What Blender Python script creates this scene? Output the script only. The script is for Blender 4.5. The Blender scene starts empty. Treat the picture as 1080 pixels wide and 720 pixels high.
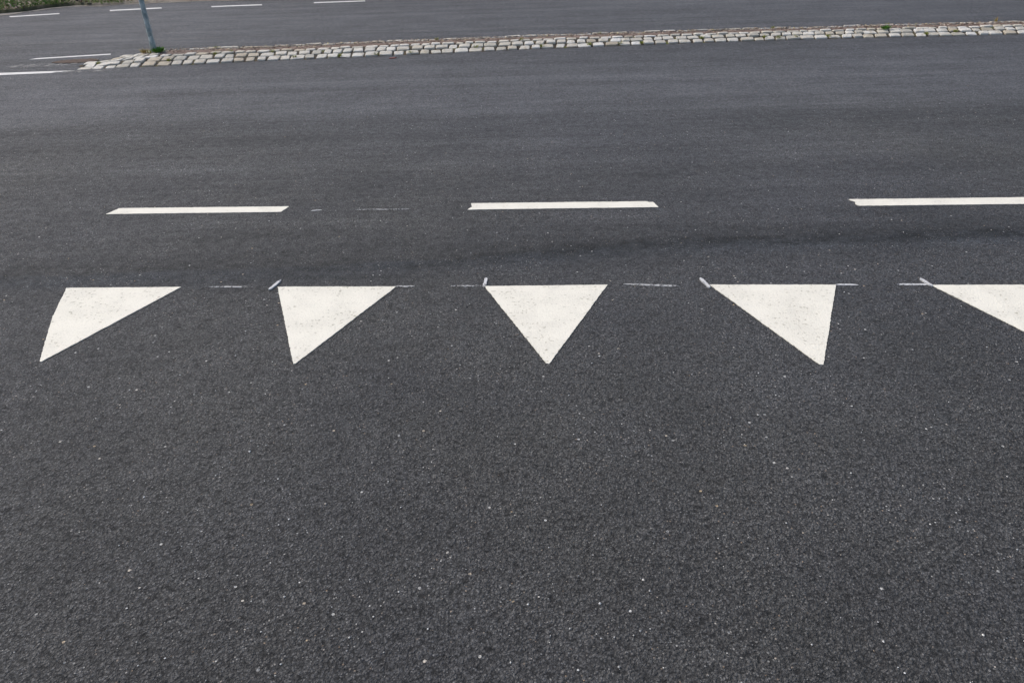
import bpy, math, random
from mathutils import Vector, Matrix, noise
import numpy as np

S = bpy.context.scene
C = S.collection
random.seed(7)

# ------------------------------------------------------------------ camera
PITCH, ROLL, CAM_H, F_PX = 0.52873036, -0.02919803, 1.341393, 782.52
cam_d = bpy.data.cameras.new('camera')
cam_d.sensor_fit = 'HORIZONTAL'
cam_d.sensor_width = 36
cam_d.lens = F_PX / 1080 * 36
cam_d.clip_start, cam_d.clip_end = 0.05, 2000
cam = bpy.data.objects.new('camera', cam_d)
C.objects.link(cam)
s_, c_ = math.sin(PITCH), math.cos(PITCH)
A = [Vector((1, 0, 0)), Vector((0, -s_, -c_)), Vector((0, c_, -s_))]
cr, sr = math.cos(ROLL), math.sin(ROLL)
right = cr * A[0] - sr * A[1]
down = sr * A[0] + cr * A[1]
fwd = A[2]
up, back = -down, -fwd
cam.matrix_world = Matrix(((right.x, up.x, back.x, 0), (right.y, up.y, back.y, 0),
                           (right.z, up.z, back.z, CAM_H), (0, 0, 0, 1)))
S.camera = cam

# ------------------------------------------------------------------ light
SUN_EL, SUN_AZ = 52, 300      # degrees; azimuth clockwise from +Y
w = bpy.data.worlds.new('World')
S.world = w
w.use_nodes = True
nt = w.node_tree
nt.nodes.clear()
sky = nt.nodes.new('ShaderNodeTexSky')
sky.sky_type = 'NISHITA'
sky.sun_disc = False
sky.sun_elevation = math.radians(SUN_EL)
sky.sun_rotation = math.radians(SUN_AZ)
sky.air_density = 1.0
sky.dust_density = 3.0
sky.ozone_density = 0.6
bg = nt.nodes.new('ShaderNodeBackground')
bg.inputs['Strength'].default_value = 0.12
wo = nt.nodes.new('ShaderNodeOutputWorld')
nt.links.new(sky.outputs[0], bg.inputs[0])
nt.links.new(bg.outputs[0], wo.inputs[0])
sd = bpy.data.lights.new('sun', 'SUN')
sd.energy = 1.5
sd.angle = math.radians(25)
sd.color = (1.0, 0.95, 0.875)
sun = bpy.data.objects.new('sun', sd)
C.objects.link(sun)
az, el = math.radians(SUN_AZ), math.radians(SUN_EL)
sdir = Vector((math.sin(az) * math.cos(el), math.cos(az) * math.cos(el), math.sin(el)))
sun.rotation_euler = sdir.to_track_quat('Z', 'Y').to_euler()
S.view_settings.view_transform = 'Standard'
S.view_settings.look = 'None'
S.view_settings.gamma = 1
S.view_settings.exposure = 0.36
S.render.engine = 'CYCLES'

# ------------------------------------------------------------------ helpers
def tag(o, label=None, cat=None, group=None, kind=None):
    if label: o['label'] = label
    if cat: o['category'] = cat
    if group: o['group'] = group
    if kind: o['kind'] = kind
    return o

def mesh(name, v, f, mat, parent=None, smooth=False, uv=None):
    me = bpy.data.meshes.new(name)
    me.from_pydata([tuple(p) for p in v], [], f)
    me.update()
    if smooth:
        me.polygons.foreach_set('use_smooth', [True] * len(me.polygons))
    o = bpy.data.objects.new(name, me)
    C.objects.link(o)
    me.materials.append(mat)
    if parent: o.parent = parent
    return o

def empty(name, loc=(0, 0, 0)):
    o = bpy.data.objects.new(name, None)
    o.location = loc
    o.empty_display_size = 0.2
    C.objects.link(o)
    return o

class G:
    """tiny node-graph helper"""
    def __init__(s, name):
        s.m = bpy.data.materials.new(name)
        s.m.use_nodes = True
        s.t = s.m.node_tree
        s.p = s.t.nodes['Principled BSDF']
        s.out = s.t.nodes['Material Output']
        s.co = s.n('ShaderNodeNewGeometry').outputs['Position']
    def n(s, typ, **kw):
        n = s.t.nodes.new(typ)
        for k, v in kw.items(): setattr(n, k, v)
        return n
    def set(s, inp, v):
        if isinstance(v, bpy.types.NodeSocket): s.t.links.new(v, inp)
        elif isinstance(v, (tuple, list)) and len(v) == 3 and inp.type == 'RGBA': inp.default_value = (*v, 1)
        else: inp.default_value = v
    def noise(s, scale, detail=3, rough=.5, co=None, dist=0):
        n = s.n('ShaderNodeTexNoise')
        s.set(n.inputs['Vector'], co or s.co)
        n.inputs['Scale'].default_value = scale
        n.inputs['Detail'].default_value = detail
        n.inputs['Roughness'].default_value = rough
        n.inputs['Distortion'].default_value = dist
        return n.outputs['Fac']
    def vor(s, scale, feature='F1', co=None, rnd=1):
        n = s.n('ShaderNodeTexVoronoi', feature=feature)
        s.set(n.inputs['Vector'], co or s.co)
        n.inputs['Scale'].default_value = scale
        n.inputs['Randomness'].default_value = rnd
        return n
    def math(s, op, a, b=0.0, c=None, clamp=False):
        n = s.n('ShaderNodeMath', operation=op, use_clamp=clamp)
        s.set(n.inputs[0], a); s.set(n.inputs[1], b)
        if c is not None: s.set(n.inputs[2], c)
        return n.outputs[0]
    def rng(s, v, a, b, c, d, smooth=True):
        n = s.n('ShaderNodeMapRange', interpolation_type='SMOOTHSTEP' if smooth else 'LINEAR')
        s.set(n.inputs[0], v)
        for i, q in enumerate((a, b, c, d)): n.inputs[i + 1].default_value = q
        return n.outputs[0]
    def mix(s, f, a, b, mode='MIX'):
        n = s.n('ShaderNodeMix', data_type='RGBA', blend_type=mode)
        s.set(n.inputs[0], f); s.set(n.inputs[6], a); s.set(n.inputs[7], b)
        return n.outputs[2]
    def ramp(s, f, stops, interp='LINEAR'):
        n = s.n('ShaderNodeValToRGB')
        s.set(n.inputs[0], f)
        r = n.color_ramp
        r.interpolation = interp
        while len(r.elements) < len(stops): r.elements.new(.5)
        for e, (p, c) in zip(r.elements, stops):
            e.position = p
            e.color = (*c, 1) if isinstance(c, tuple) else (c, c, c, 1)
        return n.outputs[0]
    def bump(s, h, dist, strength=1, normal=None):
        n = s.n('ShaderNodeBump')
        n.inputs['Strength'].default_value = strength
        n.inputs['Distance'].default_value = dist
        s.set(n.inputs['Height'], h)
        if normal is not None: s.set(n.inputs['Normal'], normal)
        return n.outputs[0]
    def scaled(s, v):
        n = s.n('ShaderNodeVectorMath', operation='MULTIPLY')
        s.set(n.inputs[0], s.co); n.inputs[1].default_value = v
        return n.outputs[0]
    def base(s, v): s.set(s.p.inputs['Base Color'], v)
    def rough(s, v): s.set(s.p.inputs['Roughness'], v)
    def normal(s, v): s.set(s.p.inputs['Normal'], v)
    def island(s): return s.n('ShaderNodeNewGeometry').outputs['Random Per Island']

# ------------------------------------------------------------------ materials
def mat_asphalt():
    g = G('asphalt')
    sep = g.n('ShaderNodeSeparateXYZ'); g.set(sep.inputs[0], g.co)
    X, Y = sep.outputs[0], sep.outputs[1]
    # warped position so stones are not perfect cells
    v1 = g.vor(150)                       # 7 mm aggregate
    v2 = g.vor(330)                       # 4 mm aggregate
    cell = g.n('ShaderNodeSeparateColor'); g.set(cell.inputs[0], v1.outputs['Color'])
    cell2 = g.n('ShaderNodeSeparateColor'); g.set(cell2.inputs[0], v2.outputs['Color'])
    # stone tops: v distance small = centre of a stone
    h1 = g.rng(v1.outputs['Distance'], 0.15, 0.75, 1, 0)
    h2 = g.rng(v2.outputs['Distance'], 0.15, 0.75, 1, 0)
    n_mid = g.noise(75, 5, .75)
    n_big = g.noise(26, 3, .6)
    h = g.math('ADD', g.math('MULTIPLY', h1, g.math('MULTIPLY_ADD', cell.outputs[1], .9, .25)),
               g.math('MULTIPLY', h2, .45))
    crev = g.math('MULTIPLY', g.rng(g.noise(62, 6, .72, None, .6), .37, .46, .38, 1), 1.0)
    h = g.math('ADD', h, g.math('MULTIPLY_ADD', n_mid, 1.7, g.math('MULTIPLY', crev, .8)))
    h = g.math('ADD', h, g.math('MULTIPLY', n_big, .9))
    # tone of each stone (bitumen-coated, worn to varying degree)
    tone = g.math('ADD', g.rng(cell.outputs[0], 0, 1, .80, 1.20, False), g.rng(g.math('POWER', cell2.outputs[0], 2.0), 0, 1, -.20, .60, False))
    binder_shade = g.math('MULTIPLY', g.rng(h1, 0, .6, .48, 1.05), g.rng(n_mid, .36, .52, .50, 1.12))  # dark bitumen between stones, plus crevice shade painted into the tone
    tone = g.math('MULTIPLY', g.math('MULTIPLY', tone, binder_shade), g.math('MULTIPLY', crev, 1.12))  # crevice mask darkens the tone too, as painted shade
    glint = g.rng(cell2.outputs[2], .90, .93, 1, 1.9)
    tone = g.math('MULTIPLY', tone, glint)
    # mottling of the whole surface
    m1 = g.rng(g.noise(1.6, 5, .65), .3, .7, .86, 1.14)
    m2 = g.rng(g.noise(.33, 3, .5), .3, .7, .95, 1.06)
    streak = g.math('ADD', g.math('MULTIPLY', g.noise(1.0, 4, .6, g.scaled((.22, 3.5, 1))), .6), g.math('MULTIPLY', g.noise(1.0, 5, .7, g.scaled((1.2, 16, 1))), .4))
    stf = g.rng(Y, 2.6, 3.4, 0, 1)
    st = g.math('MULTIPLY_ADD', g.math('MULTIPLY', g.math('SUBTRACT', streak, .5), stf), 2.2, 1.0)
    tone = g.math('MULTIPLY', g.math('MULTIPLY', tone, m1), g.math('MULTIPLY', m2, st))
    # polished / rubbered wheel tracks along the main road, wandering a little
    wob = g.math('MULTIPLY_ADD', g.noise(1.0, 4, .6, g.scaled((.3, 1.2, 1))), .36, -.18)
    Yw = g.math('ADD', Y, wob)
    prof = g.ramp(g.math('DIVIDE', Yw, 16.0), [
        (0.0, .97), (2.55 / 16, 1.03), (2.95 / 16, .97), (3.1 / 16, .95), (3.2 / 16, .95), (3.38 / 16, .97),
        (3.62 / 16, .98), (4.3 / 16, .97), (4.72 / 16, 1.14), (4.98 / 16, .96), (5.35 / 16, .84), (5.7 / 16, 1.10), (6.9 / 16, 1.22),
        (7.7 / 16, 1.03), (8.2 / 16, .86), (8.6 / 16, .9), (9.6 / 16, .95), (10.1 / 16, .98), (10.4 / 16, 1.12), (10.6 / 16, 1.0),
        (12.4 / 16, 1.08), (13.4 / 16, 1.02)][:30])
    pf = g.n('ShaderNodeSeparateColor'); g.set(pf.inputs[0], prof)
    # main dark track is strongest to the right
    tone = g.math('MULTIPLY', tone, pf.outputs[0])
    # darker uneven lap joint with a rubbered band on the near side of it
    cy = g.ramp(g.rng(X, -5, 5, 0, 1, False), [(0, .60), (.36, .575), (.46, .62), (.51, .675), (.56, .76), (.60, .785), (.66, .745), (.75, .78), (1, .78)], 'B_SPLINE')
    dy = g.math('SUBTRACT', g.math('ADD', Y, g.math('MULTIPLY_ADD', g.noise(1.0, 4, .65, g.scaled((2.2, 2.2, 1))), .12, -.06)), g.math('MULTIPLY_ADD', cy, 1.0, 2.39))
    fade = g.rng(X, -1.2, 1.0, .12, 1)
    line = g.math('MULTIPLY', g.rng(g.math('ABSOLUTE', dy), .012, .095, 1, 0), g.math('MULTIPLY', fade, g.rng(g.noise(1.0, 4, .7, g.scaled((5, 9, 1))), .35, .6, .15, 1)))
    bandm = g.math('MULTIPLY', g.math('MULTIPLY', g.rng(dy, -.22, -.02, 0, 1), g.rng(dy, 0, .04, 1, 0)), g.rng(g.noise(1.0, 3, .6, g.scaled((1.2, 3, 1))), .3, .6, .45, 1))
    halo = g.rng(g.math('ABSOLUTE', dy), .03, .30, 1, 0)
    tone = g.math('MULTIPLY', tone, g.math('SUBTRACT', 1.0, g.math('MULTIPLY', line, .72)))
    tone = g.math('MULTIPLY', tone, g.math('SUBTRACT', 1.0, g.math('MULTIPLY', g.math('MULTIPLY', halo, g.rng(g.noise(1.0, 4, .65, g.scaled((1.5, 5, 1))), .35, .62, .4, 1)), .44)))
    side = g.math('ADD', g.math('MULTIPLY', g.rng(X, -6, -.5, .10, 0), g.rng(Y, 2.5, 4.5, .5, 1)), 1.0)
    tone = g.math('MULTIPLY', tone, side)
    pale = g.math('MULTIPLY', g.rng(g.math('ABSOLUTE', g.math('ADD', dy, .12)), .02, .07, 1, 0), g.math('MULTIPLY', fade, g.rng(g.noise(1.0, 3, .6, g.scaled((2.0, 4, 1))), .42, .6, 0, .30)))
    tone = g.math('MULTIPLY', tone, g.math('ADD', 1.0, pale))
    # thin pale line: paving joint running along the far lane
    jy = g.math('SUBTRACT', Y, g.math('MULTIPLY_ADD', X, .035, 10.35))
    jn = g.math('ABSOLUTE', jy)
    joint = g.math('MULTIPLY', g.rng(jn, .02, .09, 1, 0), g.rng(g.noise(2.2, 3), .35, .6, .15, .55))
    col = g.mix(g.rng(g.noise(.55, 3, .6), .35, .65, 0, 1), (.0660, .0655, .0670), (.0755, .0735, .0680))
    # random bluer mottles, then the polished lanes' sky reflection painted into the colour
    lowf = g.rng(g.noise(.28, 3, .55), .42, .62, 0, .7)
    col = g.mix(lowf, col, (.066, .067, .076))
    blue = g.math('MULTIPLY', g.rng(Yw, 3.8, 6.6, 0, 1), .9)
    col = g.mix(blue, col, (.090, .091, .098))
    blue2 = g.math('MULTIPLY', bandm, 1.0)
    col = g.mix(blue2, col, (.060, .066, .076))
    col = g.mix(g.math('MULTIPLY', joint, .5), col, (.16, .155, .15))
    vm = g.n('ShaderNodeVectorMath', operation='SCALE')
    g.set(vm.inputs[0], col); g.set(vm.inputs['Scale'], tone)
    col = vm.outputs[0]
    # uncoated pale chips in the surface
    v3 = g.vor(190)
    c3 = g.n('ShaderNodeSeparateColor'); g.set(c3.inputs[0], v3.outputs['Color'])
    chip = g.math('MULTIPLY', g.math('GREATER_THAN', c3.outputs[0], .915), g.math('LESS_THAN', v3.outputs['Distance'], .42))
    chipc = g.ramp(c3.outputs[1], [(0, (.14, .14, .145)), (.4, (.20, .20, .20)), (.75, (.34, .33, .31)), (.90, (.34, .24, .16)), (.96, (.62, .61, .58)), (1, (.75, .74, .72))])
    dens = g.rng(g.noise(3.2, 3), .35, .65, .25, 1)
    col = g.mix(g.math('MULTIPLY', chip, dens), col, chipc)
    v4 = g.vor(70)
    c4 = g.n('ShaderNodeSeparateColor'); g.set(c4.inputs[0], v4.outputs['Color'])
    chip2 = g.math('MULTIPLY', g.math('GREATER_THAN', c4.outputs[0], .990), g.math('LESS_THAN', v4.outputs['Distance'], .27))
    col = g.mix(chip2, col, g.ramp(c4.outputs[1], [(0, (.40, .39, .37)), (.6, (.70, .69, .66)), (.9, (.50, .38, .24))]))
    g.base(col)
    g.rough(g.rng(g.noise(20, 3), .3, .7, .62, .86))
    g.p.inputs['Specular IOR Level'].default_value = .45
    g.normal(g.bump(h, .0042, 1.0))
    return g.m

def mat_paint(name, dirt=.25, mask=0.0, tint=(.82, .785, .68), chalk=False):
    g = G(name)
    v1 = g.vor(125)
    h1 = g.rng(v1.outputs['Distance'], 0.15, 0.75, 1, 0)
    n_mid = g.noise(38, 4, .65)
    fine = g.noise(210, 3, .6)
    h = g.math('ADD', g.math('MULTIPLY', h1, .5), g.math('ADD', g.math('MULTIPLY', n_mid, 1.6), g.math('MULTIPLY', fine, .5)))
    col = g.mix(g.rng(g.noise(7, 4, .6), .35, .7, 0, 1), tint, tuple(c * .90 for c in tint))
    # pits in which dirt has collected
    pit = g.math('MULTIPLY', g.rng(g.noise(78, 3, .6), .58, .68, 0, 1), g.rng(g.noise(7, 2), .38, .56, .15, 1))
    col = g.mix(g.math('MULTIPLY', pit, dirt * 1.4, clamp=True), col, (.34, .31, .23))
    spk = g.rng(g.noise(200, 3, .6), .60, .72, 0, 1)
    col = g.mix(g.math('MULTIPLY', spk, dirt * .8, clamp=True), col, (.30, .28, .24))
    g.base(col)
    g.rough(.7)
    g.p.inputs['Specular IOR Level'].default_value = .3
    g.normal(g.bump(h, .0014, .8))
    if mask > 0:
        tr = g.n('ShaderNodeBsdfTransparent')
        mx = g.n('ShaderNodeMixShader')
        hole = g.math('ADD', g.math('MULTIPLY', g.noise(95, 4, .7), .55), g.math('MULTIPLY', g.noise(14, 3, .6), .45))
        g.set(mx.inputs[0], g.rng(hole, mask - .05, mask + .06, 0, 1))
        g.t.links.new(tr.outputs[0], mx.inputs[1])
        g.t.links.new(g.p.outputs[0], mx.inputs[2])
        g.t.links.new(mx.outputs[0], g.out.inputs[0])
    return g.m

def mat_granite():
    g = G('granite_sett')
    r = g.island()
    col = g.ramp(r, [(0, (.44, .41, .34)), (.2, (.62, .585, .51)), (.5, (.74, .71, .64)), (.66, (.54, .48, .37)), (.84, (.78, .76, .71)), (.93, (.50, .43, .32)), (1, (.40, .35, .27))])
    col = g.mix(g.rng(g.noise(300, 2), .45, .62, 0, .3), col, (.30, .29, .28))
    col = g.mix(g.rng(g.noise(16, 5, .7), .50, .68, 0, .65), col, (.38, .31, .20))
    col = g.mix(g.rng(g.noise(5, 3, .6), .5, .7, 0, .35), col, (.40, .38, .30))
    g.base(col); g.rough(.75)
    g.normal(g.bump(g.noise(45, 5, .65), .012, .9))
    return g.m

def mat_joint():
    g = G('joint_soil')
    n = g.noise(9, 4, .6)
    col = g.ramp(n, [(.3, (.02, .016, .012)), (.5, (.05, .04, .028)), (.6, (.10, .075, .04)), (.68, (.10, .13, .025)), (.8, (.16, .11, .06))])
    g.base(col); g.rough(.95)
    g.normal(g.bump(g.noise(90, 3), .006))
    return g.m

def mat_soil(name, a, b, c, sc=14):
    g = G(name)
    col = g.ramp(g.noise(sc, 5, .7), [(.3, a), (.5, b), (.7, c)])
    col = g.mix(g.rng(g.noise(120, 3, .6), .4, .7, 0, .5), col, tuple(x * .4 for x in a))
    g.base(col); g.rough(.95)
    g.normal(g.bump(g.noise(60, 5, .7), .012))
    return g.m

def mat_leaf(name, stops, trans=.25):
    g = G(name)
    col = g.ramp(g.island(), stops)
    g.base(col); g.rough(.6)
    g.p.inputs['Specular IOR Level'].default_value = .3
    return g.m

def mat_zinc():
    g = G('galvanised_steel')
    v = g.vor(45, co=g.scaled((1, 1, .6)))
    c = g.n('ShaderNodeSeparateColor'); g.set(c.inputs[0], v.outputs['Color'])
    a = g.math('ADD', g.math('MULTIPLY', c.outputs[0], .5), g.math('MULTIPLY', g.noise(28, 4, .7), .5))
    col = g.ramp(a, [(.25, (.20, .25, .26)), (.5, (.34, .40, .415)), (.75, (.50, .56, .575))])
    col = g.mix(g.rng(g.noise(11, 4, .6), .58, .7, 0, .6), col, (.42, .45, .45))
    g.base(col)
    g.p.inputs['Metallic'].default_value = .35
    g.rough(g.rng(a, .3, .7, .45, .7))
    g.normal(g.bump(g.noise(120, 2), .001))
    return g.m

M = {}
M['asphalt'] = mat_asphalt()
M['tri'] = mat_paint('road_paint_pitted', .52)
M['dash'] = mat_paint('road_paint', .24)
M['farpaint'] = mat_paint('road_paint_weathered', .2, tint=(.72, .70, .67))
M['chalk'] = mat_paint('layout_paint', .1, mask=.48, tint=(.46, .46, .455))
M['chalk_thick'] = mat_paint('layout_paint_thick', .2, mask=.43, tint=(.60, .60, .60))
M['faint'] = mat_paint('worn_paint_dust', .1, mask=.53, tint=(.36, .35, .33))
M['granite'] = mat_granite()
M['joint'] = mat_joint()
M['dirt'] = mat_soil('median_dirt', (.13, .09, .07), (.25, .18, .145), (.36, .28, .23), 22)
M['brown'] = mat_soil('brown_dirt', (.07, .045, .032), (.12, .08, .058), (.17, .125, .10), 14)
M['sand'] = mat_soil('gutter_sand', (.20, .18, .155), (.28, .255, .225), (.35, .32, .28), 10)
M['verge'] = mat_soil('verge_soil', (.05, .04, .028), (.11, .085, .055), (.16, .12, .085), 5)
M['grit'] = mat_leaf('grit', [(0, (.35, .34, .32)), (.3, (.80, .79, .77)), (.5, (.40, .40, .39)), (.8, (.80, .78, .73)), (.93, (.42, .27, .15)), (1, (.66, .65, .62))])
M['litter'] = mat_leaf('dead_leaf', [(0, (.12, .08, .055)), (.3, (.24, .16, .11)), (.6, (.34, .25, .19)), (.85, (.45, .37, .30)), (1, (.50, .42, .18))])
M['grass'] = mat_leaf('grass_blade', [(0, (.05, .13, .02)), (.4, (.10, .21, .035)), (.7, (.20, .29, .05)), (.88, (.33, .30, .13)), (1, (.42, .36, .2))])
M['weed'] = mat_leaf('weed_leaf', [(0, (.05, .13, .02)), (.5, (.10, .25, .035)), (1, (.20, .34, .06))])
M['moss'] = mat_leaf('moss_leaf', [(0, (.13, .17, .02)), (.5, (.24, .27, .03)), (1, (.38, .37, .06))])
M['dry'] = mat_leaf('dry_stalk', [(0, (.22, .14, .05)), (.5, (.34, .25, .08)), (1, (.42, .36, .12))])
M['hedge'] = mat_leaf('hedge_leaf', [(0, (.02, .04, .012)), (.6, (.04, .075, .02)), (1, (.07, .11, .03))])
M['bark'] = mat_soil('bark', (.05, .04, .03), (.09, .07, .055), (.14, .11, .09), 30)
M['zinc'] = mat_zinc()

# ------------------------------------------------------------------ ground and road
def nz(x, y, s, seed=0): return noise.noise(Vector((x * s, y * s, seed)))

VERGE = [(-60, -6), (-30, 5.0), (-14, 11.6), (-10, 13.2), (-8.52, 13.8), (-8.22, 14.02), (-8.18, 14.33), (-8.08, 14.52), (-7.90, 14.68),
         (-7.7, 14.84), (-7.45, 14.72), (-7.15, 14.6), (-6.95, 14.78), (-6.55, 14.86), (-6.2, 14.93), (-5.56, 14.99), (-4.84, 14.95), (-3.95, 14.93),
         (-2, 14.95), (5, 15.0), (20, 15.2), (70, 15.2)]

def grid_sheet(name, xs, ys, zf, mat, **kw):
    v = [(x, y, zf(x, y)) for y in ys for x in xs]
    n = len(xs)
    f = [(j * n + i, j * n + i + 1, (j + 1) * n + i + 1, (j + 1) * n + i) for j in range(len(ys) - 1) for i in range(n - 1)]
    return mesh(name, v, f, mat, **kw)

g_ = G('meadow')
g_.base(g_.ramp(g_.noise(1.5, 6, .7), [(.3, (.035, .05, .015)), (.5, (.06, .085, .025)), (.7, (.11, .11, .05))])); g_.rough(.95)
g_.normal(g_.bump(g_.noise(20, 4), .05))
M['meadow'] = g_.m
tag(mesh('ground', [(-900, -900, -.03), (900, -900, -.03), (900, 900, -.03), (-900, 900, -.03)], [(0, 1, 2, 3)], M['meadow']), kind='structure')

# asphalt sheet: everything this side of the verge line
xs = sorted(set([p[0] for p in VERGE] + [-45, -20, -12, -9.3, -1, 0, 1, 2, 3, 4, 10, 15, 30, 45]))
def verge_y(x):
    for (x0, y0), (x1, y1) in zip(VERGE, VERGE[1:]):
        if x0 <= x <= x1: return y0 + (y1 - y0) * (x - x0) / (x1 - x0)
    return VERGE[-1][1]
v, f = [], []
for x in xs:
    v += [(x, -40, 0), (x, verge_y(x), 0)]
for i in range(len(xs) - 1):
    f.append((2 * i, 2 * i + 2, 2 * i + 3, 2 * i + 1))
tag(mesh('road', v, f, M['asphalt']), kind='structure')

# sandy gutter strip that follows the edge
def strip(name, pts, width, z, mat, jitter=.03):
    v, f = [], []
    out = []
    for (x0, y0), (x1, y1) in zip(pts, pts[1:]):
        n = max(1, int(math.hypot(x1 - x0, y1 - y0) / .08))
        out += [(x0 + (x1 - x0) * i / n, y0 + (y1 - y0) * i / n) for i in range(n)]
    out.append(pts[-1])
    for x, y in out:
        wd = width(x) if callable(width) else width
        v.append((x, y + .12 + nz(x, y, 2, 9) * jitter, z))
        v.append((x, y - wd + nz(x, y, 4, 3) * jitter, z))
    for i in range(len(out) - 1):
        f.append((2 * i, 2 * i + 1, 2 * i + 3, 2 * i + 2))
    return mesh(name, v, f, mat)
def gw(x):
    if x < -8.0: return .42 + .1 * nz(x, 0, 3)
    if x < -7.6: return .22
    return .10 + .05 * nz(x, 0, 2.5, 5)
tag(strip('gutter', [p for p in VERGE if -31 < p[0] < 21], gw, .005, M['sand'], .05), kind='structure')

# raised verge beyond the edge
xs2 = [-14 + i * .16 for i in range(0, 150)]
ts = [0, .04, .1, .2, .35, .55, .8, 1.1, 1.5, 2, 2.6, 3.4, 5, 8]
def vz(x, t):
    drive = math.exp(-((x + 6.1) / 1.15) ** 2)
    h = (.05 + .05 * min(t, 1)) * (1 - .85 * drive) if t > 0 else 0
    return h + (nz(x, t, 3.1, 2) * .035 + nz(x, t, 9, 4) * .018) * min(1, t * 6) * (1 - .6 * drive) - .01 * (t == 0)
v = [(x, verge_y(x) + t + .03 * nz(x, t, 5, 6), .008 + vz(x, t)) for t in ts for x in xs2]
n = len(xs2)
f = [(j * n + i, j * n + i + 1, (j + 1) * n + i + 1, (j + 1) * n + i) for j in range(len(ts) - 1) for i in range(n - 1)]
gv = G('verge_earth')
sep = gv.n('ShaderNodeSeparateXYZ'); gv.set(sep.inputs[0], gv.co)
soil = gv.ramp(gv.noise(6, 5, .7), [(.3, (.04, .05, .02)), (.5, (.09, .085, .045)), (.7, (.18, .145, .10))])
sandc = gv.ramp(gv.noise(9, 5, .7), [(.3, (.15, .125, .10)), (.5, (.22, .19, .155)), (.7, (.29, .25, .21))])
dm = gv.rng(gv.math('ABSOLUTE', gv.math('ADD', sep.outputs[0], 6.1)), .9, 1.7, 1, 0)
gv.base(gv.mix(dm, soil, sandc)); gv.rough(.95)
gv.normal(gv.bump(gv.noise(40, 5, .7), .02))
tag(mesh('verge', v, f, gv.m, smooth=True), kind='structure')
def verge_z(x, y):
    return .008 + vz(x, max(0, y - verge_y(x)))

# ------------------------------------------------------------------ road markings
def jagged(pts, step=.012, amp=.0012, seed=0):
    out = []
    for i, (x0, y0) in enumerate(pts):
        x1, y1 = pts[(i + 1) % len(pts)]
        L = math.hypot(x1 - x0, y1 - y0)
        n = max(1, int(L / step))
        nx, ny = -(y1 - y0) / L, (x1 - x0) / L
        for k in range(n):
            t = k / n
            x, y = x0 + (x1 - x0) * t, y0 + (y1 - y0) * t
            d = (noise.noise(Vector((x * 70, y * 70, seed))) + .6 * noise.noise(Vector((x * 12, y * 12, seed + 4)))) * amp * (0.3 if k == 0 else 1)
            out.append((x + nx * d, y + ny * d))
    return out

def slab(name, pts, mat, top=.003, bottom=.0008, **kw):
    a = sum(x0 * y1 - x1 * y0 for (x0, y0), (x1, y1) in zip(pts, pts[1:] + pts[:1]))
    if a < 0: pts = pts[::-1]
    cx = sum(p[0] for p in pts) / len(pts); cy = sum(p[1] for p in pts) / len(pts)
    n = len(pts)
    v = [(x - cx, y - cy, top) for x, y in pts] + [(x - cx, y - cy, bottom) for x, y in pts]
    f = [tuple(range(n))] + [(i, i + n, (i + 1) % n + n, (i + 1) % n) for i in range(n)]
    o = mesh(name, v, f, mat, **kw)
    o.location = (cx, cy, 0)
    return o

TRI = [
 ([(-1.875, 2.849), (-1.382, 2.825), (-1.661, 2.246), (-1.668, 2.25), (-1.712, 2.362), (-1.797, 2.584)],
  'leftmost whole white give-way triangle, clean, leaning left with a blunt tip'),
 ([(-.971, 2.80), (-.472, 2.77), (-.749, 2.184), (-.757, 2.183)],
  'second white give-way triangle from the left, a slanted grey tick above its left corner'),
 ([(-.106, 2.748), (.397, 2.728), (.124, 2.135), (.114, 2.139)],
  'middle white give-way triangle with beige pits, pointing straight at the viewer'),
 ([(.807, 2.702), (1.308, 2.668), (1.034, 2.079), (1.022, 2.082)],
  'fourth white give-way triangle from the left, speckled, under the short right-hand centre line dash'),
 ([(1.675, 2.641), (2.176, 2.610), (1.905, 2.03), (1.893, 2.034)],
  'rightmost white give-way triangle, cut off by the right edge of the photo')]
TRI[3] = (TRI[3][0], 'fourth white give-way triangle from the left, speckled, nearly upright right-hand side')
for i, (p, lab) in enumerate(TRI):
    tag(slab('give_way_triangle', jagged(p, seed=i, amp=.0024, step=.006), M['tri']), lab, 'road marking', 'give-way triangles painted across the lane')

DASH = [
 ([(-2.085, 3.829), (-1.164, 3.781), (-1.172, 3.740), (-1.185, 3.699), (-2.118, 3.743)], 'clean white centre line dash above the leftmost give-way triangles'),
 ([(-.193, 3.746), (.72, 3.698), (.735, 3.684), (.755, 3.684), (.768, 3.607), (-.21, 3.651), (-.203, 3.667), (-.188, 3.69)], 'white centre line dash with notched ends above the middle triangle'),
 ([(1.752, 3.640), (2.71, 3.591), (2.70, 3.495), (1.768, 3.542), (1.758, 3.565), (1.770, 3.60), (1.756, 3.622)], 'white centre line dash at the right edge of the photo, with a chipped left end')]
for i, (p, lab) in enumerate(DASH):
    tag(slab('centre_line_dash', jagged(p, seed=20 + i, amp=.0026, step=.006), M['dash']), lab, 'road marking', 'short white dashes of the lane line')

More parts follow.
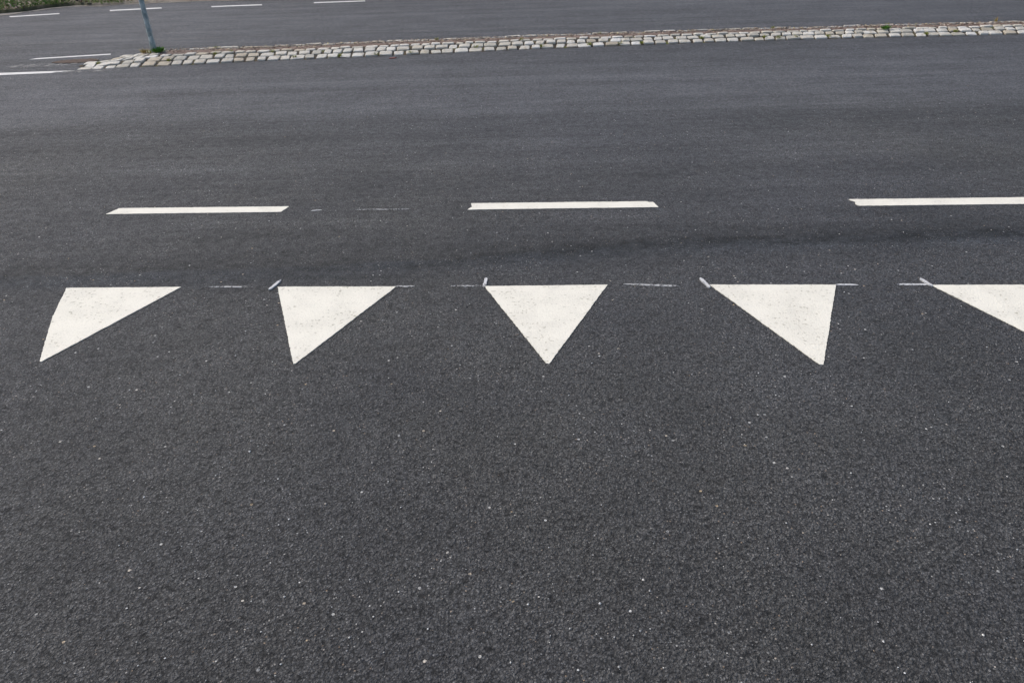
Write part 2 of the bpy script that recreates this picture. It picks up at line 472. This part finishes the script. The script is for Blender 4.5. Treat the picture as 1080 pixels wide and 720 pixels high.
FAR = [
 ([(-8.12, 13.36), (-7.427, 13.63), (-7.36, 13.50), (-8.02, 13.24)], 'leftmost white dash of the far edge line, beside the leafy verge'),
 ([(-6.70, 13.893), (-5.892, 14.067), (-5.813, 13.90), (-6.63, 13.742)], 'white far edge line dash passing behind the galvanised pole'),
 ([(-5.015, 14.03), (-4.163, 14.099), (-4.112, 13.95), (-4.959, 13.884)], 'white far edge line dash just right of the galvanised pole top'),
 ([(-3.28, 14.193), (-2.393, 14.228), (-2.373, 14.10), (-3.246, 14.045)], 'rightmost white dash of the far edge line')]
for i, (p, lab) in enumerate(FAR):
    tag(slab('edge_line_dash', jagged(p, seed=40 + i, step=.04, amp=.004), M['farpaint']), lab, 'road marking', 'white dashes of the far edge line')
tag(slab('lane_line_dash', jagged([(-5.33, 8.87), (-5.30, 8.955), (-4.53, 9.13), (-4.50, 9.06)], seed=50, step=.04, amp=.003), M['farpaint']),
    'white dash running up to the far side of the sett island tip', 'road marking', 'white dashes at the island tip')
tag(slab('lane_line_dash', jagged([(-5.9, 8.03), (-5.85, 7.91), (-5.1, 7.95), (-4.62, 7.985), (-4.44, 8.095), (-5.193, 8.075)], seed=51, step=.04, amp=.003), M['farpaint']),
    'white dash at the left photo edge, leading to the near side of the island tip', 'road marking', 'white dashes at the island tip')

def streak(name, p0, p1, w0, mat, label, group, seed, taper=True, z=.0022, cat='paint mark', amp=.25):
    (x0, y0), (x1, y1) = p0, p1
    L = math.hypot(x1 - x0, y1 - y0); n = max(6, int(L / .008))
    nx, ny = -(y1 - y0) / L, (x1 - x0) / L
    a, b = [], []
    for k in range(n + 1):
        t = k / n
        wd = w0 * .5 * (1 + amp * 2 * noise.noise(Vector((k * .5, seed, 0))))
        if taper: wd *= min(1, .15 + 5 * min(t, 1 - t))
        else: wd *= math.sqrt(min(1, .1 + 6 * min(t, 1 - t)))
        off = .0025 * noise.noise(Vector((k * .12, seed, 7)))
        x, y = x0 + (x1 - x0) * t, y0 + (y1 - y0) * t
        a.append((x + nx * (wd + off), y + ny * (wd + off))); b.append((x - nx * (wd - off), y - ny * (wd - off)))
    o = slab(name, a + b[::-1], mat, top=z, bottom=.0006)
    return tag(o, label, cat, group)

gm = 'thin chalky layout marks along the triangle tops'
streak('layout_tick', (-.998, 2.772), (-.972, 2.862), .013, M['chalk_thick'], 'grey slanted paint tick touching the top left corner of the second triangle', gm, 1, False, .006)
streak('layout_tick', (-.108, 2.735), (-.100, 2.822), .013, M['chalk_thick'], 'upright grey paint tick at the top left corner of the middle triangle', gm, 2, False, .006)
streak('layout_tick', (.801, 2.672), (.783, 2.764), .013, M['chalk_thick'], 'grey paint tick leaning left at the corner of the fourth triangle', gm, 3, False, .006)
streak('layout_tick', (1.674, 2.628), (1.660, 2.700), .013, M['chalk_thick'], 'bent grey paint tick crossing the corner of the rightmost triangle', gm, 4, False, .006)
streak('layout_line', (-1.265, 2.821), (-1.06, 2.806), .011, M['chalk'], 'very faint chalk line between the leftmost and second triangles', gm, 5)
streak('layout_line', (-.475, 2.772), (-.395, 2.768), .013, M['chalk'], 'short faint chalk line off the right corner of the second triangle', gm, 6)
streak('layout_line', (-.252, 2.760), (-.104, 2.751), .014, M['chalk'], 'faint chalk line meeting the left corner of the middle triangle', gm, 7)
streak('layout_line', (.462, 2.731), (.69, 2.698), .015, M['chalk'], 'broken white chalk line between the middle and fourth triangles', gm, 8)
streak('layout_line', (1.305, 2.671), (1.395, 2.664), .012, M['chalk_thick'], 'short white chalk line off the right corner of the fourth triangle', gm, 9)
streak('layout_line', (1.545, 2.657), (1.675, 2.648), .014, M['chalk_thick'], 'white chalk line ending at the bent tick of the rightmost triangle', gm, 10)
streak('layout_line', (-.80, 3.703), (-.50, 3.687), .010, M['chalk'], 'faint grey paint streak in the gap between the left and middle centre dashes', gm, 11)
streak('paint_drip', (-1.03, 3.706), (-.975, 3.716), .010, M['chalk_thick'], 'tiny white paint drip beside the left centre line dash', gm, 12)

gr_ = G('red_rag'); gr_.base((.32, .10, .075)); gr_.rough(.8)
o = slab('red_scrap', jagged([(-1.205, 8.255), (-1.15, 8.262), (-1.13, 8.295), (-1.16, 8.28), (-1.195, 8.272)], step=.01, amp=.006, seed=3), gr_.m, top=.008)
tag(o, 'small scrap of red litter lying at the foot of the sett island', 'litter')
# dusty scuffs round the island tip
streak('worn_paint', (-4.62, 8.03), (-3.95, 8.05), .10, M['faint'], 'pale worn paint ghost along the near side of the sett island tip', 'worn pale patches at the island tip', 30, z=.003, cat='worn paint')
streak('worn_paint', (-5.35, 8.42), (-4.55, 8.56), .20, M['faint'], 'dusty worn patch on the road left of the sett island tip', 'worn pale patches at the island tip', 31, z=.003, cat='worn paint')
streak('worn_paint', (-6.62, 13.60), (-6.36, 13.66), .12, M['faint'], 'faint old paint patch below the far dash behind the pole', None, 32, z=.003, cat='worn paint')

# ------------------------------------------------------------------ traffic island
NEAR = [(-4.47, 8.30), (-4.154, 8.15), (-3.954, 8.165), (-3.734, 8.185), (-3.4, 8.225), (-3.077, 8.255), (-2.653, 8.325), (-2.18, 8.355), (-1.806, 8.39),
        (-1.281, 8.43), (-.6, 8.49), (.342, 8.59), (.684, 8.61), (1.32, 8.64), (2.493, 8.70), (3.0, 8.71), (4.0, 8.69), (4.758, 8.65), (5.238, 8.64), (5.9, 8.63), (7, 8.62), (9, 8.60), (12, 8.55)]
FARE = [(-4.47, 8.36), (-4.40, 8.50), (-4.27, 8.62), (-4.16, 8.70), (-4.067, 8.76), (-3.98, 8.80), (-3.733, 8.87), (-3.382, 8.88), (-2.616, 8.875), (-1.931, 8.945), (-.978, 9.025),
        (.319, 9.085), (1.408, 9.12), (2.498, 9.13), (3.475, 9.12), (4.878, 9.10), (5.9, 9.08), (7, 9.06), (9, 9.04), (12, 9.0)]
def lerp(pts, x):
    for (x0, y0), (x1, y1) in zip(pts, pts[1:]):
        if x0 <= x <= x1: return y0 + (y1 - y0) * (x - x0) / (x1 - x0)
    return pts[0][1] if x < pts[0][0] else pts[-1][1]
def prof_z(x, u):
    """height of the island surface at width fraction u (0 near edge .. 1 far edge)"""
    k = min(1, max(0, (x + 4.5) / .75)); k = .25 + .75 * k
    P = [(0, .012), (.19, .036), (.205, .040), (.38, .062), (.395, .066), (.56, .070), (.87, .074), (1, .074)]
    return lerp(P, u) * k
def isl(x, u):
    yn, yf = lerp(NEAR, x), lerp(FARE, x)
    return Vector((x, yn + (yf - yn) * u, prof_z(x, u)))

island = empty('traffic_island', (0, 8.6, 0))
tag(island, 'long narrow raised traffic island of pale granite setts with a litter-filled middle, crossing the road', 'traffic island')

def sett(V, F, c, z0):
    """c: four top corners (Vectors, ccw); rounded, slightly domed block"""
    ctr = sum(c, Vector()) / 4
    ring = []
    for i in range(4):
        p, q, o = c[i], c[(i + 1) % 4], c[(i - 1) % 4]
        r = .20 + random.uniform(-.06, .08)
        ring.append(p.lerp(o, r)); ring.append(p.lerp(ctr, .07)); ring.append(p.lerp(q, r))
    n = len(ring)
    b = len(V)
    for k in range(3):
        for p in ring:
            d = (p - ctr)
            if k == 0: q = ctr + d * 1.0; q.z = z0
            elif k == 1: q = ctr + d * 1.0; q.z = p.z - .007
            else: q = ctr + d * .92; q.z = p.z - .001 + random.uniform(-.0015, .0015)
            V.append(q)
    V.append(ctr + Vector((0, 0, random.uniform(.001, .005))))
    for k in range(2):
        for i in range(n):
            j = (i + 1) % n
            F.append((b + k * n + i, b + k * n + j, b + (k + 1) * n + j, b + (k + 1) * n + i))
    for i in range(n):
        F.append((b + 2 * n + i, b + 2 * n + (i + 1) % n, b + 3 * n))

def course(u0, u1, x0, x1, L, gap=.020, seed=0, clip=None, drop=0, skip=0):
    V, F = [], []
    rr = random.Random(seed)
    x = x0
    while x < x1:
        l = L * rr.uniform(.80, 1.22)
        j = [rr.uniform(-.009, .009) for _ in range(8)]
        w = max(.2, lerp(FARE, x) - lerp(NEAR, x))
        g2 = gap * .5 / w
        tilt = rr.uniform(-.006, .006)
        if rr.random() >= skip:
            sh = rr.uniform(-.010, .010)
            cs = [isl(x + gap / 2 + j[0], u0 + g2), isl(x + l - gap / 2 + j[1], u0 + g2),
                  isl(x + l - gap / 2 + j[2] + sh, u1 - g2), isl(x + gap / 2 + j[3] + sh, u1 - g2)]
            for k, c in enumerate(cs):
                c.y += j[4 + k] * .7
                c.z += tilt + j[k] * .3 - drop
            ok = True
            if clip: ok = clip(sum(cs, Vector()) / 4)
            if ok: sett(V, F, cs, -.02)
        x += l
    return V, F

def add_course(*a, **k):
    V, F = course(*a, **k)
    V = [p - Vector((0, 8.6, 0)) for p in V]
    return mesh('sett_course', V, F, M['granite'], island)
add_course(0.0, .19, -4.17, 11.9, .130, seed=1)
add_course(.20, .385, -4.2, 11.9, .128, seed=2)
add_course(.39, .56, -3.70, 11.9, .125, seed=3)
add_course(.875, 1.0, -3.5, 11.9, .19, seed=4, gap=.016, drop=-.003, skip=0)
# tip of the island: absolute rows of setts, cut to the tapering outline
V, F = [], []
rr = random.Random(11)
rows_y = [8.165, 8.285, 8.405, 8.52, 8.635, 8.745, 8.85]
for k in range(len(rows_y) - 1):
    x = -4.60 + rr.uniform(0, .06)
    while x < -3.62:
        l = .125 * rr.uniform(.85, 1.2)
        xm, ym = x + l / 2, (rows_y[k] + rows_y[k + 1]) / 2
        yn, yf = lerp(NEAR, xm), lerp(FARE, xm)
        inside = xm > -4.44 and yn - .03 < ym < yf + .0
        u = (ym - yn) / max(.1, yf - yn)
        taken = (xm > -4.17 and u < .385) or (xm > -3.70)
        if inside and not taken:
            cs = []
            for (px, py) in ((x + .006, rows_y[k] + .006), (x + l - .006, rows_y[k] + .006), (x + l - .006, rows_y[k + 1] - .006), (x + .006, rows_y[k + 1] - .006)):
                py += .09 * (px + 4.0)
                uu = min(1, max(0, (py - yn) / max(.1, yf - yn)))
                cs.append(Vector((px + rr.uniform(-.006, .006), py + rr.uniform(-.006, .006), prof_z(px, uu) + rr.uniform(-.006, .006))))
            sett(V, F, cs, -.02)
        x += l
mesh('sett_tip', [p - Vector((0, 8.6, 0)) for p in V], F, M['granite'], island)

# soil bed in the joints
V, F = [], []
xs3 = [-4.5 + .05 * i for i in range(330)]
us = [0, .02, .195, .385, .57, .86, .98, 1.0]
for x in xs3:
    for u in us:
        p = isl(x, u)
        z = -.002 if u in (0, 1.0) else p.z - .013 + .008 * nz(x, u, 9)
        V.append((p.x, p.y - 8.6, z))
m_ = len(us)
for i in range(len(xs3) - 1):
    for j in range(m_ - 1):
        F.append((i * m_ + j, (i + 1) * m_ + j, (i + 1) * m_ + j + 1, i * m_ + j + 1))
mesh('joint_bed', V, F, M['joint'], island)
# dirt filled centre channel
V, F = [], []
us = [.55, .59, .64, .70, .76, .82, .885]
xs3 = [-3.95 + .03 * i for i in range(530)]
for x in xs3:
    for j, u in enumerate(us):
        p = isl(x, u)
        e = 0 if j in (0, len(us) - 1) else 1
        V.append((p.x, p.y - 8.6, p.z + (-.012 if not e else -.004) + e * (.010 * nz(x, u * .6, 8, 1) + .007 * nz(x, u * .6, 30, 2))))
m_ = len(us)
for i in range(len(xs3) - 1):
    for j in range(m_ - 1):
        F.append((i * m_ + j, (i + 1) * m_ + j, (i + 1) * m_ + j + 1, i * m_ + j + 1))
mesh('dirt_channel', V, F, M['dirt'], island, smooth=True)

# leaf litter
def flakes(name, n, place, size, mat, parent=None, flat=.5):
    V, F = [], []
    for _ in range(n):
        p = place()
        s = size * random.uniform(.5, 1.4)
        a = random.uniform(0, math.tau)
        tx, ty = random.uniform(-flat, flat), random.uniform(-flat, flat)
        d = Vector((math.cos(a), math.sin(a), tx)) * s
        e = Vector((-math.sin(a), math.cos(a), ty)) * s * random.uniform(.35, .7)
        b = len(V)
        c = Vector((0, 0, s * random.uniform(-.2, .35)))
        V += [p - d, p - e + c, p + d, p + e + c]
        F += [(b, b + 1, b + 2), (b, b + 2, b + 3)]
    return mesh(name, V, F, mat, parent)
def pl():
    x = random.uniform(-3.95, 11.5)
    u = min(1.0, max(.50, random.gauss(.78, .11)))
    return isl(x, u) + Vector((0, 0, .004 + random.uniform(0, .005)))
tag(flakes('leaf_litter', 5200, pl, .012, M['litter'], flat=.45), 'brown dead leaves and crumbs lying along the middle channel of the traffic island', 'leaf litter', kind='stuff')

# brown dirt left of the tip
pts = jagged([(-4.95, 8.62), (-4.90, 8.74), (-4.58, 8.80), (-4.46, 8.70), (-4.50, 8.60), (-4.62, 8.55), (-4.78, 8.545)], step=.03, amp=.03, seed=8)
o = slab('dirt_patch', pts, M['brown'], top=.007)
tag(o, 'dark brown dirt patch on the road against the island tip', 'dirt patch')

# ------------------------------------------------------------------ pole
def lathe(V, F, prof, n=28, lean=(0, 0)):
    b = len(V)
    for r, z in prof:
        for i in range(n):
            a = math.tau * i / n
            V.append((r * math.cos(a) + lean[0] * z, r * math.sin(a) + lean[1] * z, z))
    for k in range(len(prof) - 1):
        for i in range(n):
            j = (i + 1) % n
            F.append((b + k * n + i, b + k * n + j, b + (k + 1) * n + j, b + (k + 1) * n + i))
post = empty('sign_post', (-3.835, 8.70, .075))
tag(post, 'round galvanised steel post standing on the sett island above a green weed', 'post')
lean = (-.004, 0)
V, F = [], []
lathe(V, F, [(.0, -.02), (.0268, -.02), (.0268, 0), (.0268, 2.9), (.0262, 2.905), (0, 2.905)], lean=lean)
mesh('pole_tube', V, F, M['zinc'], post, smooth=False).data.polygons.foreach_set('use_smooth', [True] * len(F))
V, F = [], []
lathe(V, F, [(.0288, -.01), (.0312, -.008), (.0312, .10), (.0304, .104), (.0288, .105)], lean=lean)
mesh('ground_sleeve', V, F, M['zinc'], post, smooth=True)
V, F = [], []
lathe(V, F, [(.0288, .195), (.0304, .197), (.0304, .216), (.0288, .218)], lean=lean)
mesh('weld_band', V, F, M['zinc'], post, smooth=True)
gc = G('black_plastic'); gc.base((.03, .03, .03)); gc.rough(.5)
V, F = [], []
lathe(V, F, [(.0304, 2.88), (.033, 2.915), (.025, 2.925), (0, 2.927)], lean=lean)
mesh('pole_cap', V, F, gc.m, post, smooth=True)

# ------------------------------------------------------------------ weeds
def tuft(name, loc, r, h, n, mat, label, cat, group=None, leafy=False, seed=0):
    rr = random.Random(seed)
    V, F = [], []
    for _ in range(n):
        a = rr.uniform(0, math.tau); rad = r * math.sqrt(rr.random()) * .6
        p = Vector((math.cos(a) * rad, math.sin(a) * rad, 0))
        out = Vector((math.cos(a), math.sin(a), 0))
        hh = h * rr.uniform(.45, 1.1); sp = r * rr.uniform(.1, .8)
        wd = (.006 if not leafy else .012) * rr.uniform(.6, 1.3) * max(.5, h / .06)
        s = Vector((-out.y, out.x, 0)) * wd
        b = len(V)
        mid = p + out * sp * .45 + Vector((0, 0, hh * .7)); tip = p + out * sp + Vector((0, 0, hh * rr.uniform(.75, 1.1)))
        if leafy:
            st = p + out * sp * .2 + Vector((0, 0, hh * .35))
            V += [st, mid - s, tip, mid + s]; F += [(b, b + 1, b + 2), (b, b + 2, b + 3)]
            V += [p - s * .12, p + s * .12, st]; F += [(b + 4, b + 5, b + 6)]
        else:
            V += [p - s * .5, p + s * .5, mid + s * .4, mid - s * .4, tip]
            F += [(b, b + 1, b + 2, b + 3), (b + 3, b + 2, b + 4)]
    o = mesh(name, V, F, mat)
    o.location = loc
    return tag(o, label, cat, group)
def on_isl(x, u): 
    p = isl(x, u); return (p.x, p.y, p.z - .008)
tuft('green_weed', (-3.765, 8.66, .06), .065, .062, 130, M['weed'], 'bright green leafy weed at the foot of the galvanised post', 'weed', leafy=True, seed=1)
tuft('dry_weed', (-3.95, 8.72, .06), .07, .05, 70, M['dry'], 'yellowish dry weed left of the galvanised post', 'weed', seed=2)
tuft('dry_weed', (-3.87, 8.66, .065), .04, .04, 40, M['moss'], 'small yellow-green weed touching the left of the post foot', 'weed', seed=3)
tuft('dry_weed', on_isl(5.62, .95), .03, .075, 22, M['dry'], 'tall brown dry weed on the far edge of the island near the right end', 'weed', seed=4)
gw_ = 'yellow-green moss tufts in the island joints'
moss = [(-2.235, .10, 'island front course, left of the middle'), (-1.76, .06, ''), (-1.37, .05, ''), (-1.0, .06, ''), (.42, .08, ''), (.94, .08, ''),
        (1.28, .08, ''), (1.52, .07, ''), (2.90, .16, ''), (3.05, .1, ''), (3.25, .12, ''), (3.6, .1, ''), (4.66, .1, ''), (-2.95, .5, ''), (-4.3, .35, ''), (1.1, .9, ''), (3.1, .97, ''), (.2, .5, ''), (-3.55, .2, ''), (-3.1, .39, ''), (-2.5, .39, ''), (-.3, .2, ''), (2.2, .2, ''), (5.0, .2, ''), (-.75, .9, ''), (4.4, .97, ''), (-3.2, .93, '')]
for i, (x, u, t) in enumerate(moss):
    tuft('moss_tuft', on_isl(x, u), .036, .030, 60, M['moss'], 'small yellow-green moss tuft in a joint between the pale island setts', 'moss', gw_, seed=20 + i)
tuft('green_weed', on_isl(4.27, .40), .05, .045, 80, M['weed'], 'dark green weed between the setts in the right half of the island', 'weed', leafy=True, seed=9)

# ------------------------------------------------------------------ loose grit on the road (uncountable)
V, F = [], []
rr = random.Random(5)
for _ in range(3800):
    y = .85 + rr.random() ** 1.3 * 5.2
    x = rr.uniform(-1, 1) * (1.1 + y * .72)
    if nz(x, y, 1.7, 31) + .5 * nz(x, y, 5, 32) + rr.uniform(-.45, .45) < 0: continue
    s = rr.choice([.0009, .001, .0012, .0014, .0017, .0023]) * rr.uniform(.8, 1.3)
    b = len(V)
    base = Vector((x, y, .0012 + s * .5))
    for k in range(6):
        d = [Vector((1, 0, 0)), Vector((0, 1, 0)), Vector((-1, 0, 0)), Vector((0, -1, 0)), Vector((.1, .1, .7)), Vector((0, 0, -.6))][k]
        V.append(base + d * s * rr.uniform(.7, 1.5))
    F += [(b, b + 1, b + 4), (b + 1, b + 2, b + 4), (b + 2, b + 3, b + 4), (b + 3, b, b + 4), (b + 1, b, b + 5), (b + 2, b + 1, b + 5), (b + 3, b + 2, b + 5), (b, b + 3, b + 5)]
tag(mesh('loose_grit', V, F, M['grit']), 'scattered pale and tan stone chips on the dark asphalt', 'grit', kind='stuff')

# ------------------------------------------------------------------ far verge planting
V, F = [], []
rr = random.Random(21)
for _ in range(26000):
    x = rr.uniform(-12.5, -3)
    t = rr.random() ** 1.4 * 2.6
    y = verge_y(x) + t
    drive = math.exp(-((x + 6.1) / 1.1) ** 2)
    if rr.random() < drive * 1.3: continue
    if nz(x, y, 1.9, 12) + rr.uniform(-.25, .25) < -.06: continue
    h = rr.uniform(.025, .085); a = rr.uniform(0, math.tau); wd = .005
    z = verge_z(x, y) - .004
    dx, dy = math.cos(a), math.sin(a); l = h * rr.uniform(.2, .9)
    b = len(V)
    V += [(x - dy * wd, y + dx * wd, z), (x + dy * wd, y - dx * wd, z), (x + dx * l * .5 + dy * wd * .6, y + dy * l * .5, z + h * .7), (x + dx * l, y + dy * l, z + h * .9)]
    F += [(b, b + 1, b + 2), (b, b + 2, b + 3)]
tag(mesh('verge_grass', V, F, M['grass']), 'patchy short grass growing on the far roadside verge', 'grass', kind='stuff')
def pv():
    while True:
        x = random.uniform(-12.5, -3); t = random.random() ** 1.2 * 2.8
        if random.random() < .55 * math.exp(-((x + 6.1) / 1.2) ** 2): continue
        y = verge_y(x) + t
        return Vector((x, y, verge_z(x, y) + .012 + random.random() * .02))
tag(flakes('fallen_leaves', 3000, pv, .032, M['litter'], flat=.6), 'brown and tan fallen leaves on the far roadside verge', 'fallen leaves', kind='stuff')

def rock(loc, s, mat, label, seed, group=None):
    rr = random.Random(seed)
    V, F = [], []
    n, m = 9, 5
    for j in range(m + 1):
        th = math.pi * j / m
        for i in range(n):
            a = math.tau * i / n
            d = Vector((math.sin(th) * math.cos(a), math.sin(th) * math.sin(a) * .75, math.cos(th) * .55))
            V.append(d * s * (1 + .35 * noise.noise(d * 1.7 + Vector((seed, 0, 0)))))
    for j in range(m):
        for i in range(n):
            k = (i + 1) % n
            F.append((j * n + i, (j + 1) * n + i, (j + 1) * n + k, j * n + k))
    o = mesh('verge_stone', V, F, mat); o.location = loc
    return tag(o, label, 'stone', group)
gs = G('dark_stone'); gs.base(gs.ramp(gs.noise(20, 3), [(.3, (.02, .018, .016)), (.7, (.06, .05, .045))])); gs.rough(.8)
for i, (x, y, s, lab) in enumerate([
    (-7.75, 15.02, .07, 'dark stone on the verge, rightmost, beside the sandy driveway mouth'),
    (-8.18, 15.15, .07, 'dark stone on the verge among brown leaves, left of the driveway'),
    (-8.42, 14.15, .035, 'small dark stone at the verge edge above the leftmost far dash'),
    (-8.30, 14.18, .03, 'tiny dark stone next to the small one at the leftmost verge edge')]):
    rock((x, y, verge_z(x, y) + s * .2), s, gs.m, lab, i)

def shrub(loc, w_, d_, h_, n, label, seed, group):
    rr = random.Random(seed)
    root = empty('hedge_shrub', loc)
    tag(root, label, 'hedge', group)
    V, F = [], []
    for k in range(7):
        x0, y0 = rr.uniform(-w_ * .3, w_ * .3), rr.uniform(-d_ * .25, d_ * .25)
        x1, y1 = x0 * 1.5 + rr.uniform(-.1, .1), y0 * 1.5; L = h_ * rr.uniform(.6, .9)
        b = len(V); r0, r1 = .018, .006
        for (x, y, z, r) in ((x0, y0, -.05, r0), ((x0 + x1) / 2 + .03, (y0 + y1) / 2, L / 2, (r0 + r1) / 2), (x1, y1, L, r1)):
            for i in range(6):
                a = math.tau * i / 6; V.append((x + r * math.cos(a), y + r * math.sin(a), z))
        for q in range(2):
            for i in range(6):
                j = (i + 1) % 6; F.append((b + q * 6 + i, b + q * 6 + j, b + q * 6 + 6 + j, b + q * 6 + 6 + i))
    mesh('stem', V, F, M['bark'], root)
    V, F = [], []
    cl = [(rr.uniform(-w_ * .42, w_ * .42), rr.uniform(-d_ * .35, d_ * .35), rr.uniform(.12, .95) * h_, rr.uniform(.16, .3)) for _ in range(34)]
    for _ in range(n):
        cx, cy, cz, r = rr.choice(cl)
        d = Vector((rr.gauss(0, 1), rr.gauss(0, 1), rr.gauss(0, 1))).normalized() * r * rr.random() ** .4
        p = Vector((cx, cy, cz)) + d
        if p.z < .02: continue
        a = Vector((rr.gauss(0, 1), rr.gauss(0, 1), rr.gauss(0, .6))).normalized() * .03 * rr.uniform(.7, 1.3)
        e = a.cross(Vector((rr.gauss(0, 1), rr.gauss(0, 1), rr.gauss(0, 1)))).normalized() * .014
        b = len(V)
        V += [p - a, p - e, p + a, p + e]; F += [(b, b + 1, b + 2, b + 3)]
    mesh('foliage', V, F, M['hedge'], root)
for i, x in enumerate([-12.4, -11.3, -10.25, -9.3]):
    y = 16.9 - .1 * i + (.1 if i % 2 else 0)
    if i == 0: lab = 'dark evergreen hedge shrub, outermost to the left of the verge'
    elif i == 1: lab = 'dark evergreen hedge shrub, second from the outer left'
    elif i == 2: lab = 'dark evergreen hedge shrub at the top left corner of the photo'
    else: lab = 'dark evergreen hedge shrub next to the sandy driveway, left side'
    shrub((x, y, .1), 1.25, .8, 1.3, 6500, lab, 60 + i, 'evergreen hedge shrubs behind the verge')
for i, x in enumerate([-4.3, -3.1, -1.9, -.6, .7]):
    shrub((x, 17.3, .1), 1.3, .8, 1.3, 4500, ['first', 'second', 'third', 'fourth', 'fifth'][i] + ' dark hedge shrub right of the sandy driveway', 80 + i, 'evergreen hedge shrubs behind the verge')
